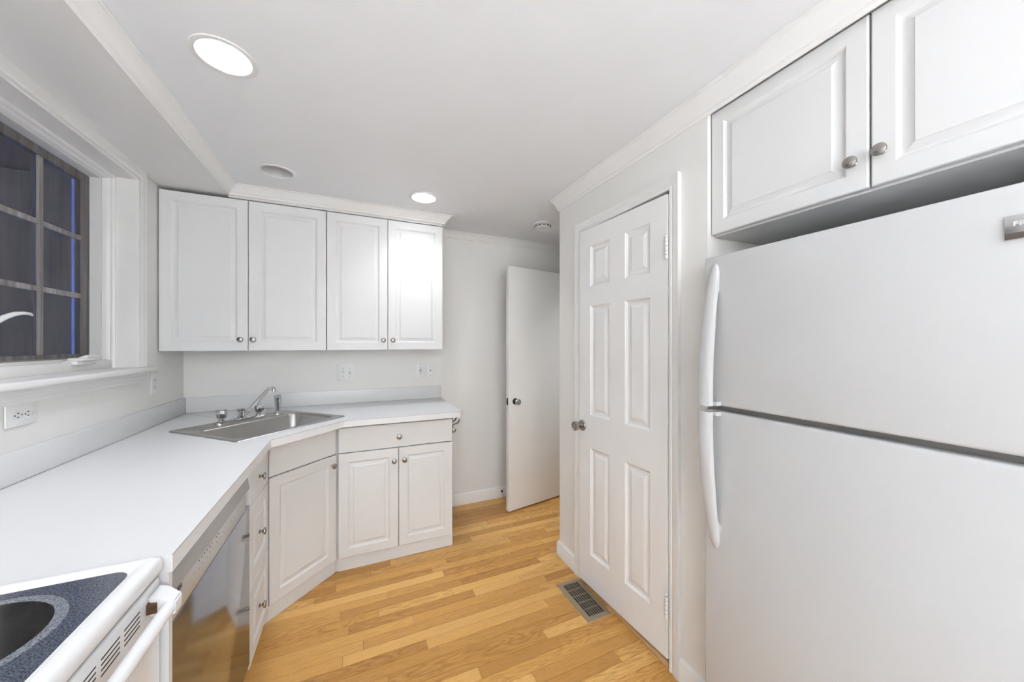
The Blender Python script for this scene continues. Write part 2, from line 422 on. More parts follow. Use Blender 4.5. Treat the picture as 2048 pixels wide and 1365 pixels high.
# ------------------------------------------------------------------ window
win = thing('window_1', 'white casement window with divided panes and insect screen over the counter', 'window', (XL, 1.78, WZ0), 0, kind='structure')
def wp(name, bm, m, parent=win):
    bmesh.ops.translate(bm, verts=bm.verts[:], vec=(-XL, -1.78, -WZ0)) if parent is win else None
    return obj(name, bm, m, parent)
CW = [(d*61/52.5, h) for d, h in CASP]
bm = bmesh.new(); sweep(bm, CW, [(WY0, WZ0), (WY0, WZ1), (WY1, WZ1), (WY1, WZ0)], 1, M=lambda p, q, h: (XL+h, p, q)); wp('casing', bm, 'trim')
bm = bmbox(XL-0.115, XL+0.0002, WY0+0.0005, WY1-0.0005, WZ0-0.020, WZ0-0.0005)
box(bm, XL+0.0005, XL+0.055, WY0-0.085, WY1+0.085, WZ0-0.026, WZ0-0.0005, bev=0.007, seg=3); wp('window_stool', bm, 'trim')
bm = bmesh.new(); AP = [(0, WZ0-0.078), (0.008, WZ0-0.078), (0.009, WZ0-0.064), (0.013, WZ0-0.060), (0.014, WZ0-0.046), (0.021, WZ0-0.040), (0.024, WZ0-0.0275), (0, WZ0-0.0275)]
sweep(bm, AP, [(XL, WY0-0.06), (XL, WY1+0.055)], -1); wp('apron', bm, 'trim')
# jamb stops: stepped moulding set back in the opening, then the white frame
def ringframe(bm, y0, y1, z0, z1, wl, x0, x1, bot=None):
    b_ = wl if bot is None else bot
    box(bm, x0, x1, y0, y0+wl, z0, z1); box(bm, x0, x1, y1-wl, y1, z0, z1)
    box(bm, x0, x1, y0+wl, y1-wl, z1-wl, z1); box(bm, x0, x1, y0+wl, y1-wl, z0, z0+b_)
bm = bmesh.new()
STP = [(0, -0.071), (-0.010, -0.071), (-0.013, -0.076), (-0.013, -0.083), (-0.010, -0.086), (-0.016, -0.094), (-0.018, -0.1), (-0.018, -0.113), (0, -0.113)]
sweep(bm, STP, [(WY0, WZ0), (WY0, WZ1), (WY1, WZ1), (WY1, WZ0)], 1, M=lambda p, q, h: (XL+h, p, q))
box(bm, XL-0.113, XL-0.080, WY0+0.018, WY1-0.018, WZ0, WZ0+0.040, bev=0.003); wp('jamb_stop', bm, 'trim')
fy0, fy1, fz0, fz1 = WY0+0.002, WY1-0.002, WZ0+0.002, WZ1-0.002
bm = bmesh.new(); ringframe(bm, fy0, fy1, fz0, fz1, 0.022, XL-0.155, XL-0.1135, bot=0.048)
box(bm, XL-0.155, XL-0.1135, 1.755, 1.805, fz0+0.048, fz1-0.022); wp('window_frame', bm, 'vinyl')
for (s0, s1) in ((1.807, fy1-0.0225), (fy0+0.0225, 1.753)):
    zb, zt = fz0+0.0485, fz1-0.0225
    sroot_bm = bmesh.new(); ringframe(sroot_bm, s0, s1, zb, zt, 0.034, XL-0.185, XL-0.157, bot=0.02)
    sash = wp('sash', sroot_bm, 'sash')
    g0, g1, h0, h1 = s0+0.034, s1-0.034, zb+0.02, zt-0.034
    def sp(name, bm, m):
        bmesh.ops.translate(bm, verts=bm.verts[:], vec=(-XL, -1.78, -WZ0)); return obj(name, bm, m, sash)
    ym = (g0+g1)/2; zs = [h0 + (h1-h0)*k/3 for k in range(4)]
    sp('muntin', bmbox(XL-0.176, XL-0.160, ym-0.013, ym+0.013, h0, h1, bev=0.004), 'vinyl')
    for k in (1, 2): sp('muntin', bmbox(XL-0.175, XL-0.161, g0, g1, zs[k]-0.011, zs[k]+0.011, bev=0.004), 'vinyl')
    for c0, c1 in ((g0, ym-0.013), (ym+0.013, g1)):
        for k in range(3):
            a = zs[k] + (0.011 if k else 0); b = zs[k+1] - (0.011 if k < 2 else 0)
            sp('pane', bmbox(XL-0.171, XL-0.167, c0, c1, a, b), 'pane')
    bm = bmesh.new(); x_ = XL-0.150
    bm.faces.new([bm.verts.new(p) for p in ((x_, s0+0.004, zb+0.004), (x_, s1-0.004, zb+0.004), (x_, s1-0.004, zt-0.004), (x_, s0+0.004, zt-0.004))])
    wp('insect_screen', bm, 'insect_mesh')
# latch lever (white curved arm reaching from the mullion over the glass)
bm = bmesh.new(); tube(bm, [(XL-0.106, 1.79, 1.435), (XL-0.102, 1.815, 1.452), (XL-0.100, 1.85, 1.4655), (XL-0.100, 1.89, 1.471), (XL-0.101, 1.918, 1.470), (XL-0.104, 1.930, 1.466)], [0.009, 0.009, 0.008, 0.006, 0.0055, 0.004], 10)
box(bm, XL-0.1135, XL-0.1, 1.768, 1.795, 1.39, 1.49, bev=0.003); wp('latch_lever', bm, 'plastic_white')
# crank operator on the bottom rail
bm = bmesh.new(); box(bm, XL-0.108, XL-0.066, 2.085, 2.215, WZ0+0.026, WZ0+0.046, bev=0.006, seg=3)
box(bm, XL-0.100, XL-0.052, 2.095, 2.210, WZ0+0.044, WZ0+0.056, bev=0.004)
tube(bm, [(XL-0.075, 2.115, WZ0+0.05), (XL-0.057, 2.125, WZ0+0.062), (XL-0.052, 2.16, WZ0+0.062), (XL-0.055, 2.205, WZ0+0.058)], [0.008, 0.007, 0.006, 0.006], 10)
wp('crank', bm, 'plastic_white')
o = obj('neighbour_wall', bmbox(-3.2, -3.0, -7, 5.82, -1.5, 6), 'outside_wall'); tag(o, 'dark wall seen outdoors beyond the window', 'wall')
o['kind'] = 'structure'

# ------------------------------------------------------------------ panel fronts and knobs
def raised_panel(bm, x0, x1, z0, z1, th, fw, flat=False):
    """door front facing -y, nested rectangles; front plane y = 0"""
    rings = [(0, th), (0, 0.004), (0.0015, 0.0012), (0.004, 0.0)]
    if not flat:
        rings += [(fw, 0.0), (fw+0.002, 0.0014), (fw+0.009, 0.0085), (fw+0.012, 0.0092), (fw+0.0155, 0.0088), (fw+0.031, 0.0026), (fw+0.033, 0.0008)]
    V = []
    for i, d in rings:
        V.append([bm.verts.new(p) for p in ((x0+i, d, z0+i), (x1-i, d, z0+i), (x1-i, d, z1-i), (x0+i, d, z1-i))])
    for a, b in zip(V, V[1:]):
        for k in range(4): bm.faces.new((a[k], a[(k+1) % 4], b[(k+1) % 4], b[k]))
    bm.faces.new(V[-1]); bm.faces.new(V[0][::-1])
KP = [(0.0085, 0.0), (0.0085, 0.002), (0.0055, 0.005), (0.0052, 0.011), (0.0075, 0.0145), (0.0145, 0.0175), (0.0158, 0.0205), (0.0150, 0.0235), (0.0105, 0.0262), (0.004, 0.0272)]
def knob(parent, x, z, y0=0.0):
    bm = bmesh.new(); lathe(bm, KP, 20, M=lambda a, b, h: (x+a, y0-h, z+b))
    return obj('knob', bm, 'nickel', parent)
def front(name, parent, x0, x1, z0, z1, kn=None, flat=False, fw=0.052, th=0.019):
    bm = bmesh.new(); raised_panel(bm, x0, x1, z0, z1, th, fw, flat)
    o = obj(name, bm, 'cabinet', parent, angle=20)
    if kn: knob(o, *kn)
    return o

# wall cabinets ------------------------------------------------------
UY, UZ0, UZ1 = 2.572, 1.317, 2.2185
for x0, x1, xm, ks, lab in ((-0.991, -0.168, -0.583, (-0.618, -0.556), 'white two-door wall cabinet above the sink corner'),
                            (-0.166, 0.592, 0.2085, (0.180, 0.241), 'white two-door wall cabinet above the light switch and outlets')):
    c = thing('wall_cabinet', lab, 'cabinet', (x0, UY, UZ0), 0)
    W = x1 - x0; h = UZ1 - UZ0
    part('body', 'cabinet', c, 0.002, W-0.001, 0.0215, YB-UY-0.001, 0.0, h+0.006)
    front('door', c, 0.001, xm-x0-0.0015, 0.001, h, (ks[0]-x0, 0.068))
    front('door', c, xm-x0+0.0015, W-0.001, 0.001, h, (ks[1]-x0, 0.068))

# base cabinets ------------------------------------------------------
c = thing('base_cabinet', 'white base cabinet with one wide drawer over two doors beside the hall', 'cabinet', (-0.092, 2.322, 0), 0)
part('body', 'cabinet', c, 0.004, 0.694, 0.0215, 0.574, 0.0805, 0.878)
part('toe_kick', 'cabinet', c, 0.0035, 0.695, 0.0195, 0.034, 0.0, 0.078)
part('filler', 'cabinet', c, -0.024, 0.003, 0.026, 0.034, 0.0, 0.878)
front('drawer', c, 0.003, 0.690, 0.709, 0.858, (0.348, 0.776), flat=True)
front('door', c, 0.003, 0.3445, 0.082, 0.704, (0.318, 0.627))
front('door', c, 0.3475, 0.690, 0.082, 0.704, (0.380, 0.627))
c = thing('corner_cabinet', 'white diagonal corner cabinet under the sink', 'cabinet', (-0.380, 2.043, 0), 44.8)
bm = bmbox(0.004, 0.022, 0.0215, 0.46, 0.0805, 0.70); box(bm, 0.376, 0.394, 0.0215, 0.46, 0.0805, 0.70); box(bm, 0.022, 0.376, 0.0215, 0.46, 0.0805, 0.098)
box(bm, 0.022, 0.376, 0.45, 0.46, 0.098, 0.70); box(bm, 0.004, 0.394, 0.0215, 0.036, 0.70, 0.878)
obj('body', bm, 'cabinet', c)
part('toe_kick', 'cabinet', c, -0.014, 0.4005, 0.0185, 0.034, 0.0, 0.080)
front('false_drawer', c, 0.002, 0.396, 0.709, 0.872, flat=True)
front('door', c, 0.002, 0.396, 0.082, 0.704, (0.366, 0.648))
c = thing('drawer_cabinet', 'narrow white cabinet with three stacked drawers beside the dishwasher', 'cabinet', (-0.378, 1.690, 0), 90)
part('body', 'cabinet', c, 0.002, 0.322, 0.0215, 0.612, 0.0735, 0.878)
part('toe_kick', 'cabinet', c, 0.002, 0.322, 0.045, 0.06, 0.0, 0.073)
front('drawer', c, 0.003, 0.326, 0.703, 0.862, (0.152, 0.785), flat=True)
front('drawer', c, 0.003, 0.326, 0.386, 0.6985, (0.152, 0.545))
front('drawer', c, 0.003, 0.326, 0.074, 0.3815, (0.152, 0.225))
# cabinet over the fridge ---------------------------------------------
c = thing('wall_cabinet', 'white two-door cabinet mounted above the refrigerator', 'cabinet', (1.220, 0.9025, 1.767), -90)
part('body', 'cabinet', c, 0.001, 0.928, 0.0215, 0.62, -0.006, 0.458)
front('door', c, 0.001, 0.4435, 0.0, 0.452, (0.413, 0.075), fw=0.046)
front('door', c, 0.4475, 0.926, 0.0, 0.452, (0.470, 0.081), fw=0.046)

# ------------------------------------------------------------------ countertop
ct = thing('countertop', 'white laminate countertop turning the corner around the sink', 'countertop', (0, 0, ZCT), 0)
r2 = 2 ** -0.5
def uv(u, v): return ((u - v)*r2, (u + v)*r2)
SU0, SU1, SV0, SV1 = 1.031, 1.646, 1.710, 2.248
outer = [(-0.993, 0.968), (-0.351, 0.968), (-0.353, 1.935), (-0.056, 2.243)]
cx, cy, rr = 0.646-0.045, 2.243+0.045, 0.045
outer += [(cx + rr*math.sin(R(a)), cy - rr*math.cos(R(a))) for a in range(0, 91, 15)] + [(0.646, 2.8985), (-0.993, 2.8985)]
hole = [uv(*p) for p in rrect(SU0+0.015, SU1-0.015, SV0+0.015, SV1-0.015, 0.02, 4)]
bm = bmesh.new(); es = []
for lp in (outer, hole):
    vs = [bm.verts.new((p[0], p[1], 0)) for p in lp]
    es += [bm.edges.new((vs[i], vs[(i+1) % len(vs)])) for i in range(len(vs))]
bmesh.ops.triangle_fill(bm, use_beauty=True, use_dissolve=False, edges=es)
g = bmesh.ops.extrude_face_region(bm, geom=bm.faces[:])
bmesh.ops.translate(bm, verts=[e for e in g['geom'] if isinstance(e, bmesh.types.BMVert)], vec=(0, 0, -0.038))
slab = obj('top', bm, 'laminate', ct)
def edge_strip(pts):
    bm = bmesh.new(); sweep(bm, [(0.0, -0.0375), (0.0012, -0.0375), (0.0012, -0.0006), (0.0, -0.0006)], pts, -1); return obj('edge_strip', bm, 'laminate_edge', ct)
bm = bmesh.new(); sweep(bm, [(0.0002, -0.0022), (0.0015, -0.0022), (0.0015, -0.0009), (0.0002, -0.0009)], outer[1:-1], -1); obj('edge_line', bm, 'edge_brown', ct)
edge_strip([outer[1], outer[2]]); edge_strip([(outer[2][0], outer[2][1]), outer[3]]); edge_strip(outer[3:-1])
part('backsplash', 'laminate', ct, -0.994, -0.9785, 0.970, 2.8985, 0.0003, 0.099, bev=0.0015)
part('backsplash', 'laminate', ct, -0.978, 0.6455, 2.885, 2.8985, 0.0003, 0.099, bev=0.0015)
bm = bmesh.new()
def strip(bm, a, b, wd, z):
    a, b = Vector(a), Vector(b); t = (b-a).normalized(); n = Vector((-t.y, t.x))*wd/2
    vs = [(a+n), (b+n), (b-n), (a-n)]
    lo = [bm.verts.new((p.x, p.y, z-0.0004)) for p in vs]; hi = [bm.verts.new((p.x, p.y, z)) for p in vs]
    bm.faces.new(hi); bm.faces.new(lo[::-1])
    for i in range(4): bm.faces.new((lo[i], lo[(i+1) % 4], hi[(i+1) % 4], hi[i]))
m_ = uv((SU0+SU1)/2 - 0.02, SV1)
strip(bm, (-0.977, 2.884), m_, 0.0012, 0.0004)
strip(bm, (-0.9775, 0.97), (-0.9775, 2.884), 0.002, 0.0004); strip(bm, (-0.9775, 2.884), (0.645, 2.884), 0.002, 0.0004)
obj('seam', bm, 'seam', ct)
part('end_panel', 'laminate', ct, -0.96, -0.356, 0.9685, 0.984, -0.915, -0.0385)

# ------------------------------------------------------------------ sink, faucet, sprayer
cu, cv = (SU0+SU1)/2, (SV0+SV1)/2
sx, sy = uv(cu, cv)
sk = thing('sink', 'stainless steel single bowl drop-in sink in the corner counter', 'sink', (sx, sy, ZCT), 45)
hu, hv = (SU1-SU0)/2, (SV1-SV0)/2
bu0, bu1, bv0, bv1 = 1.066-cu, 1.606-cu, 1.752-cv, 2.098-cv
def rl(x0, x1, y0, y1, r, z): return [(px, py, z) for px, py in rrect(x0, x1, y0, y1, r, 6)]
bm = bmesh.new()
loops(bm, [rl(-hu, hu, -hv, hv, 0.022, 0.0006), rl(-hu+0.002, hu-0.002, -hv+0.002, hv-0.002, 0.021, 0.004), rl(-hu+0.010, hu-0.010, -hv+0.010, hv-0.010, 0.018, 0.0055),
           rl(-hu+0.016, hu-0.016, -hv+0.016, hv-0.016, 0.018, 0.0035),
           rl(bu0-0.006, bu1+0.006, bv0-0.006, bv1+0.006, 0.056, 0.0035), rl(bu0-0.001, bu1+0.001, bv0-0.001, bv1+0.001, 0.052, 0.001), rl(bu0+0.003, bu1-0.003, bv0+0.003, bv1-0.003, 0.05, -0.006),
           rl(bu0+0.012, bu1-0.012, bv0+0.012, bv1-0.012, 0.05, -0.135), rl(bu0+0.022, bu1-0.022, bv0+0.022, bv1-0.022, 0.045, -0.155), rl(bu0+0.05, bu1-0.05, bv0+0.05, bv1-0.05, 0.03, -0.161)], cap1=True)
o = obj('basin', bm, 'steel', sk, angle=50)
bm = bmesh.new(); dx, dy = (bu0+bu1)/2, (bv0+bv1)/2
lathe(bm, [(0.054, -0.1605), (0.054, -0.158), (0.044, -0.157), (0.040, -0.1595), (0.012, -0.1595), (0.010, -0.152), (0.004, -0.150)], 24, M=lambda a, b, h: (dx+a, dy+b, h)); obj('drain', bm, 'chrome', sk)
DK = ZCT + 0.0037
fx, fy = uv(1.329, 2.168)
fa = thing('faucet', 'chrome two-handle kitchen faucet on the sink deck with spout swung aside', 'faucet', (fx, fy, DK), 45)
bm = bmesh.new(); loops(bm, [rl(-0.133, 0.133, -0.027, 0.027, 0.024, 0.0), rl(-0.133, 0.133, -0.027, 0.027, 0.024, 0.012), rl(-0.128, 0.128, -0.022, 0.022, 0.02, 0.015)], True, True); obj('deck_plate', bm, 'chrome', fa)
for s in (-1, 1):
    hx = s*0.100
    bm = bmesh.new(); lathe(bm, [(0.017, 0.0), (0.017, 0.008), (0.012, 0.010), (0.012, 0.0155)], 16, M=lambda a, b, h: (hx+a, b, h+0.0152)); base = obj('valve_stem', bm, 'chrome', fa)
    bm = bmesh.new(); lathe(bm, [(0.019, 0.031), (0.0215, 0.034), (0.0255, 0.054), (0.0255, 0.072), (0.021, 0.079), (0.007, 0.0805)], 8, M=lambda a, b, h: (hx+a, b, h)); obj('handle', bm, 'chrome', fa, angle=10)
bm = bmesh.new(); lathe(bm, [(0.021, 0.0152), (0.021, 0.022), (0.0155, 0.026), (0.0155, 0.052), (0.0205, 0.055), (0.0215, 0.064), (0.016, 0.068), (0.004, 0.069)], 20); obj('spout_post', bm, 'chrome', fa)
bm = bmesh.new()
tube(bm, [(0.010, -0.004, 0.030), (0.022, -0.004, 0.036), (0.08, -0.004, 0.090), (0.133, -0.004, 0.141), (0.150, -0.004, 0.156), (0.164, -0.004, 0.163), (0.178, -0.004, 0.164), (0.188, -0.004, 0.160)], [0.010, 0.0105, 0.0105, 0.010, 0.0095, 0.0095, 0.0095, 0.0095], 14); obj('spout', bm, 'chrome', fa)
bm = bmesh.new(); lathe(bm, [(0.011, 0.141), (0.0125, 0.143), (0.0125, 0.158), (0.009, 0.162)], 14, M=lambda a, b, h: (0.187+a, -0.004+b, h)); obj('aerator', bm, 'chrome', fa)
qx, qy = uv(1.530, 2.150)
spn = thing('side_sprayer', 'upright chrome side sprayer beside the faucet', 'sprayer', (qx, qy, DK), 45)
bm = bmesh.new(); lathe(bm, [(0.023, 0.0), (0.023, 0.005), (0.016, 0.014), (0.013, 0.016)], 18); obj('escutcheon', bm, 'chrome', spn)
bm = bmesh.new(); lathe(bm, [(0.0155, 0.0162), (0.0145, 0.03), (0.0175, 0.06), (0.019, 0.085), (0.019, 0.098), (0.0205, 0.102), (0.0205, 0.112), (0.013, 0.119), (0.003, 0.120)], 18); obj('spray_head', bm, 'chrome', spn)

# ------------------------------------------------------------------ dishwasher
dw = thing('dishwasher', 'stainless steel dishwasher with top control strip under the counter', 'dishwasher', (-0.376, 1.034, 0), 90)
DWW = 0.650
part('tub', 'dark', dw, 0.004, DWW-0.004, 0.036, 0.58, 0.10, 0.860)  # dark colour stands in for shade in the gap under the counter
part('toe_kick', 'dark', dw, 0.006, DWW-0.006, 0.05, 0.065, 0.004, 0.10)
part('door_panel', 'dw_steel', dw, 0.002, DWW-0.002, 0.0, 0.034, 0.105, 0.7285, bev=0.003)
bm = bmesh.new(); prof = [(0.0, 0.793), (0.006, 0.832), (0.012, 0.842), (0.034, 0.842), (0.034, 0.793)]
V = [[bm.verts.new((xx, a, b)) for a, b in prof] for xx in (0.002, DWW-0.002)]
for i in range(5): bm.faces.new((V[0][i], V[0][(i+1) % 5], V[1][(i+1) % 5], V[1][i]))
bm.faces.new(V[0]); bm.faces.new(V[1][::-1]); cp = obj('control_panel', bm, 'dw_steel_top', dw)
stp = part('control_strip', 'dw_strip', dw, 0.002, DWW-0.058, -0.0005, 0.033, 0.7315, 0.7925, bev=0.0015)
part('handle_pocket', 'dark', dw, DWW-0.057, DWW-0.002, 0.018, 0.033, 0.7315, 0.7925)
DT = -0.0009
for yy in (1.188, 1.206, 1.224, 1.242, 1.260, 1.279, 1.314, 1.333):
    bm = bmesh.new(); lathe(bm, [(0.0026, 0), (0.0024, 0.0006)], 10, M=lambda a, b, h: (yy-1.034+a, -0.0005-h, 0.7865+b)); obj('button', bm, 'print', stp)
bm = bmesh.new()
for i, yy in enumerate((1.150, 1.160, 1.186, 1.194, 1.204, 1.213, 1.222, 1.231, 1.240, 1.249, 1.258, 1.266, 1.276, 1.312, 1.320, 1.332, 1.338, 1.352, 1.366, 1.372, 1.380, 1.392, 1.440, 1.455, 1.47)):
    zz = 0.775 - (i % 3)*0.0055; ww = 0.004 + 0.003*((i*7) % 3)/2
    part('printed_mark', 'print_grey', stp, yy-1.034, yy-1.034+ww, DT, -0.0004, zz, zz+0.0012)
text_mesh('maker_name', 'BOSCH', 0.0135, 'print', stp, (1.0400-1.034, DT-0.0006, 0.7835), (R(90), 0, 0), bold=0.0002, space=1.0)

# ------------------------------------------------------------------ range
rg = thing('range', 'white electric range with speckled glass cooktop and bar handle', 'range', (-0.675, 0.582, 0), 0)
RX, RY = 0.675, 0.582
def rb(*a, **k): return bmbox(a[0]+RX, a[1]+RX, a[2]-RY, a[3]-RY, *a[4:], **k)
X0, X1, Y0, Y1 = -0.975, -0.3595, 0.200, 0.9635
def q3(i, r, z, e=0.0): return [(px+RX, py-RY, z) for px, py in rrect(X0+i, X1-i+e, Y0+i, Y1-i, r, 6)]
obj('body', rb(-0.970, -0.376, 0.204, 0.9595, 0.06, 0.8945), 'enamel', rg)
bm = bmesh.new()
loops(bm, [q3(0.03, 0.01, 0.893), q3(0.003, 0.012, 0.8935), q3(0.0, 0.013, 0.899), q3(0.0, 0.014, 0.915), q3(0.003, 0.015, 0.9225), q3(0.009, 0.018, 0.9255), q3(0.018, 0.022, 0.9262), q3(0.024, 0.028, 0.9245), q3(0.030, 0.03, 0.9205), q3(0.0335, 0.03, 0.9195)])
obj('cooktop_frame', bm, 'enamel', rg, angle=60)
bm = bmesh.new(); loops(bm, [q3(0.033, 0.03, 0.9155), q3(0.033, 0.03, 0.9193)], True, True); obj('glass_top', bm, 'ceramic_glass', rg)
for bx_, by_, br in ((-0.545, 0.786, 0.107), (-0.545, 0.390, 0.085), (-0.81, 0.786, 0.085), (-0.81, 0.390, 0.107)):
    bm = bmesh.new(); lathe(bm, [(br, 0.9194), (br, 0.9197)], 48, M=lambda a, b, h: (bx_+RX+a, by_-RY+b, h)); k_ = obj('burner', bm, 'burner_dark', rg)
    bm = bmesh.new(); lathe(bm, [(br, 0.9194), (br+0.015, 0.9194), (br+0.015, 0.9196), (br, 0.9196), (br, 0.9194)], 48, M=lambda a, b, h: (bx_+RX+a, by_-RY+b, h), cap0=False, cap1=False); obj('burner_ring', bm, 'burner_ring', k_)
dp = obj('oven_door', rb(-0.374, -0.3655, 0.206, 0.9575, 0.17, 0.8815, bev=0.004, seg=3), 'enamel', rg)
obj('drawer_front', rb(-0.374, -0.3655, 0.206, 0.9575, 0.065, 0.163, bev=0.004), 'enamel', rg)
bm = bmesh.new()
for gi in range(9):
    ga = 0.8815 - gi*0.0610
    for k in range(4):
        zc = 0.8605 - k*0.0087
        box(bm, -0.3655+RX-0.002, -0.3655+RX+0.0004, ga-0.048-RY, ga-RY, zc-0.0012, zc+0.0012)
obj('vent_slots', bm, 'dark', dp)
bm = bmesh.new(); tube(bm, [(-0.331+RX, 0.900-RY, 0.8465), (-0.3295+RX, 0.6-RY, 0.8465), (-0.331+RX, 0.264-RY, 0.8465)], 0.0118, 16); obj('handle_bar', bm, 'enamel', dp)
for yo, s in ((0.918, 1), (0.246, -1)):
    bm = bmesh.new()
    a = [(-0.3657, yo-0.008*s, 0.829), (-0.3657, yo+0.034*s, 0.829), (-0.3657, yo+0.034*s, 0.869), (-0.3657, yo-0.008*s, 0.869)]
    b = [(-0.345, yo-0.014*s, 0.829), (-0.345, yo+0.026*s, 0.829), (-0.345, yo+0.026*s, 0.867), (-0.345, yo-0.014*s, 0.867)]
    c_ = [(-0.3185, yo-0.026*s, 0.832), (-0.3185, yo+0.006*s, 0.832), (-0.3185, yo+0.006*s, 0.859), (-0.3185, yo-0.026*s, 0.859)]
    loops(bm, [[(p[0]+RX, p[1]-RY, p[2]) for p in L] for L in (a, b, c_)], True, True)
    bmesh.ops.bevel(bm, geom=bm.edges[:], offset=0.003, segments=2, affect='EDGES')
    mo = obj('handle_mount', bm, 'enamel', dp)
    bm = bmbox(-0.3652+RX, -0.350+RX, min(yo-0.0145*s, yo-0.006*s)-RY, max(yo-0.0145*s, yo-0.006*s)-RY, 0.838, 0.858); obj('rusty_socket', bm, 'rust', mo)

# ------------------------------------------------------------------ refrigerator
fr = thing('refrigerator', 'white top-freezer refrigerator standing in the alcove', 'refrigerator', (1.118, 0.8525, 0), -90)
FW = 0.765
part('cabinet_body', 'fridge', fr, 0.004, FW-0.004, 0.064, 0.74, 0.03, 1.648, bev=0.006)
part('gasket', 'gasket', fr, 0.012, FW-0.012, 0.046, 0.0635, 0.10, 1.640)
fd = part('freezer_door', 'fridge', fr, 0.0, FW, 0.0, 0.046, 1.1515, 1.6585, bev=0.008, seg=4)
rd = part('fridge_door', 'fridge', fr, 0.0, FW, 0.0, 0.046, 0.09, 1.1335, bev=0.008, seg=4)
part('base_grille', 'gasket', fr, 0.01, FW-0.01, 0.03, 0.06, 0.012, 0.085)
for fx_ in (0.06, FW-0.06):
    bm = bmesh.new(); lathe(bm, [(0.018, 0.0), (0.018, 0.03)], 12, M=lambda a, b, h: (fx_+a, 0.12+b, h)); obj('foot', bm, 'gasket', fr)
    bm = bmesh.new(); lathe(bm, [(0.018, 0.0), (0.018, 0.03)], 12, M=lambda a, b, h: (fx_+a, 0.68+b, h)); obj('foot', bm, 'gasket', fr)
def fr_handle(za, zb, parent):
    """bowed strap: stands proud of the door at za (by the gap), sinks into the door at zb"""
    bm = bmesh.new(); n = 28; rows = []
    for i in range(n + 1):
        t = i / n; z = za + (zb - za)*t
        yo = -0.050*math.cos(t*math.pi/2)**0.75 - 0.001                     # outer surface
        th_ = 0.014 + 0.010*(1-t); yi = min(yo + th_, 0.004)
        if t > 0.82: yi = 0.004
        xc = 0.031 + 0.011*t*t; hw = 0.0215*(1 - 0.30*max(0, t-0.5)/0.5) if t < 0.96 else (0.013 if t < 0.999 else 0.007)
        rows.append([(xc-hw, yi, z), (xc-hw, yo+0.005, z), (xc-hw*0.6, yo, z), (xc+hw*0.6, yo, z), (xc+hw, yo+0.005, z), (xc+hw, yi, z)])
    loops(bm, rows, True, True); return obj('handle', bm, 'fridge', parent, angle=50)
fr_handle(1.1525, 1.632, fd); fr_handle(1.1325, 0.665, rd)
part('handle_foot', 'fridge', fd, 0.040, 0.062, -0.022, 0.002, 1.1525, 1.166, bev=0.002); part('handle_foot', 'fridge', rd, 0.040, 0.062, -0.022, 0.002, 1.119, 1.1325, bev=0.002)
bd = part('badge', 'badge', fd, 0.6245, 0.7155, -0.004, 0.001, 1.5535, 1.5985, bev=0.0012)
part('badge_stripe', 'badge_dark', bd, 0.6255, 0.7145, -0.0046, -0.0035, 1.5542, 1.5655)
text_mesh('badge_name', 'FRIGIDAIRE', 0.0125, 'letter', bd, (0.670, -0.0042, 1.5775), (R(90), 0, 0), ext=0.0008, align='CENTER', bold=0.0002, space=1.15)
text_mesh('badge_series', 'GALLERY', 0.0085, 'letter', bd, (0.670, -0.0048, 1.5570), (R(90), 0, 0), ext=0.0003, align='CENTER', space=1.3)

# ------------------------------------------------------------------ closet door (six panels, slightly ajar)
d1 = thing('door_1', 'white six-panel closet door standing slightly ajar', 'door', (1.1905, 1.0785, 0), -90 + 1.3, kind='structure')
DW_ = 0.6075
def warp(bm):
    for v in bm.verts:
        s = -v.co.x / DW_; zb = 0.044 - 0.020*s; zt = 1.986 + 0.009*s
        v.co.z = zb + v.co.z/2.0*(zt - zb)
cols = [(-0.512, -0.356), (-0.247, -0.092)]
rows_ = [(0.178, 0.775), (0.958, 1.567), (1.677, 1.902)]
bm = bmesh.new()
xs = [-DW_, -0.512, -0.356, -0.247, -0.092, 0.0]; zs = [0.0, 0.178, 0.775, 0.958, 1.567, 1.677, 1.902, 2.0]
for i in range(5):
    for j in range(7):
        if i in (1, 3) and j in (1, 3, 5): continue
        for yy in (0.0, 0.035):
            bm.faces.new([bm.verts.new(p) for p in ((xs[i], yy, zs[j]), (xs[i+1], yy, zs[j]), (xs[i+1], yy, zs[j+1]), (xs[i], yy, zs[j+1]))])
for a, b in (((xs[0], 0), (xs[0], 2.0)), ((xs[0], 2.0), (0, 2.0)), ((0, 2.0), (0, 0)), ((0, 0), (xs[0], 0))):
    bm.faces.new([bm.verts.new(p) for p in ((a[0], 0, a[1]), (b[0], 0, b[1]), (b[0], 0.035, b[1]), (a[0], 0.035, a[1]))])
bmesh.ops.remove_doubles(bm, verts=bm.verts[:], dist=1e-5); warp(bm)
leaf = obj('door_leaf', bm, 'door_paint', d1)
for (a, b) in cols:
    for (z0, z1) in rows_:
        bm = bmesh.new(); V = []
        for i, d in ((0, 0.0), (0.003, 0.004), (0.010, 0.0085), (0.012, 0.0105), (0.024, 0.0105), (0.040, 0.0045), (0.042, 0.0035)):
            V.append([bm.verts.new(p) for p in ((a+i, d, z0+i), (b-i, d, z0+i), (b-i, d, z1-i), (a+i, d, z1-i))])
        for p, q in zip(V, V[1:]):
            for k in range(4): bm.faces.new((p[k], p[(k+1) % 4], q[(k+1) % 4], q[k]))
        bm.faces.new(V[-1])
        bm.faces.new([bm.verts.new(p) for p in ((a, 0.030, z0), (b, 0.030, z0), (b, 0.030, z1), (a, 0.030, z1))])
        warp(bm); obj('panel', bm, 'door_paint', leaf, angle=20)
kx, kz = -0.580, 0.900
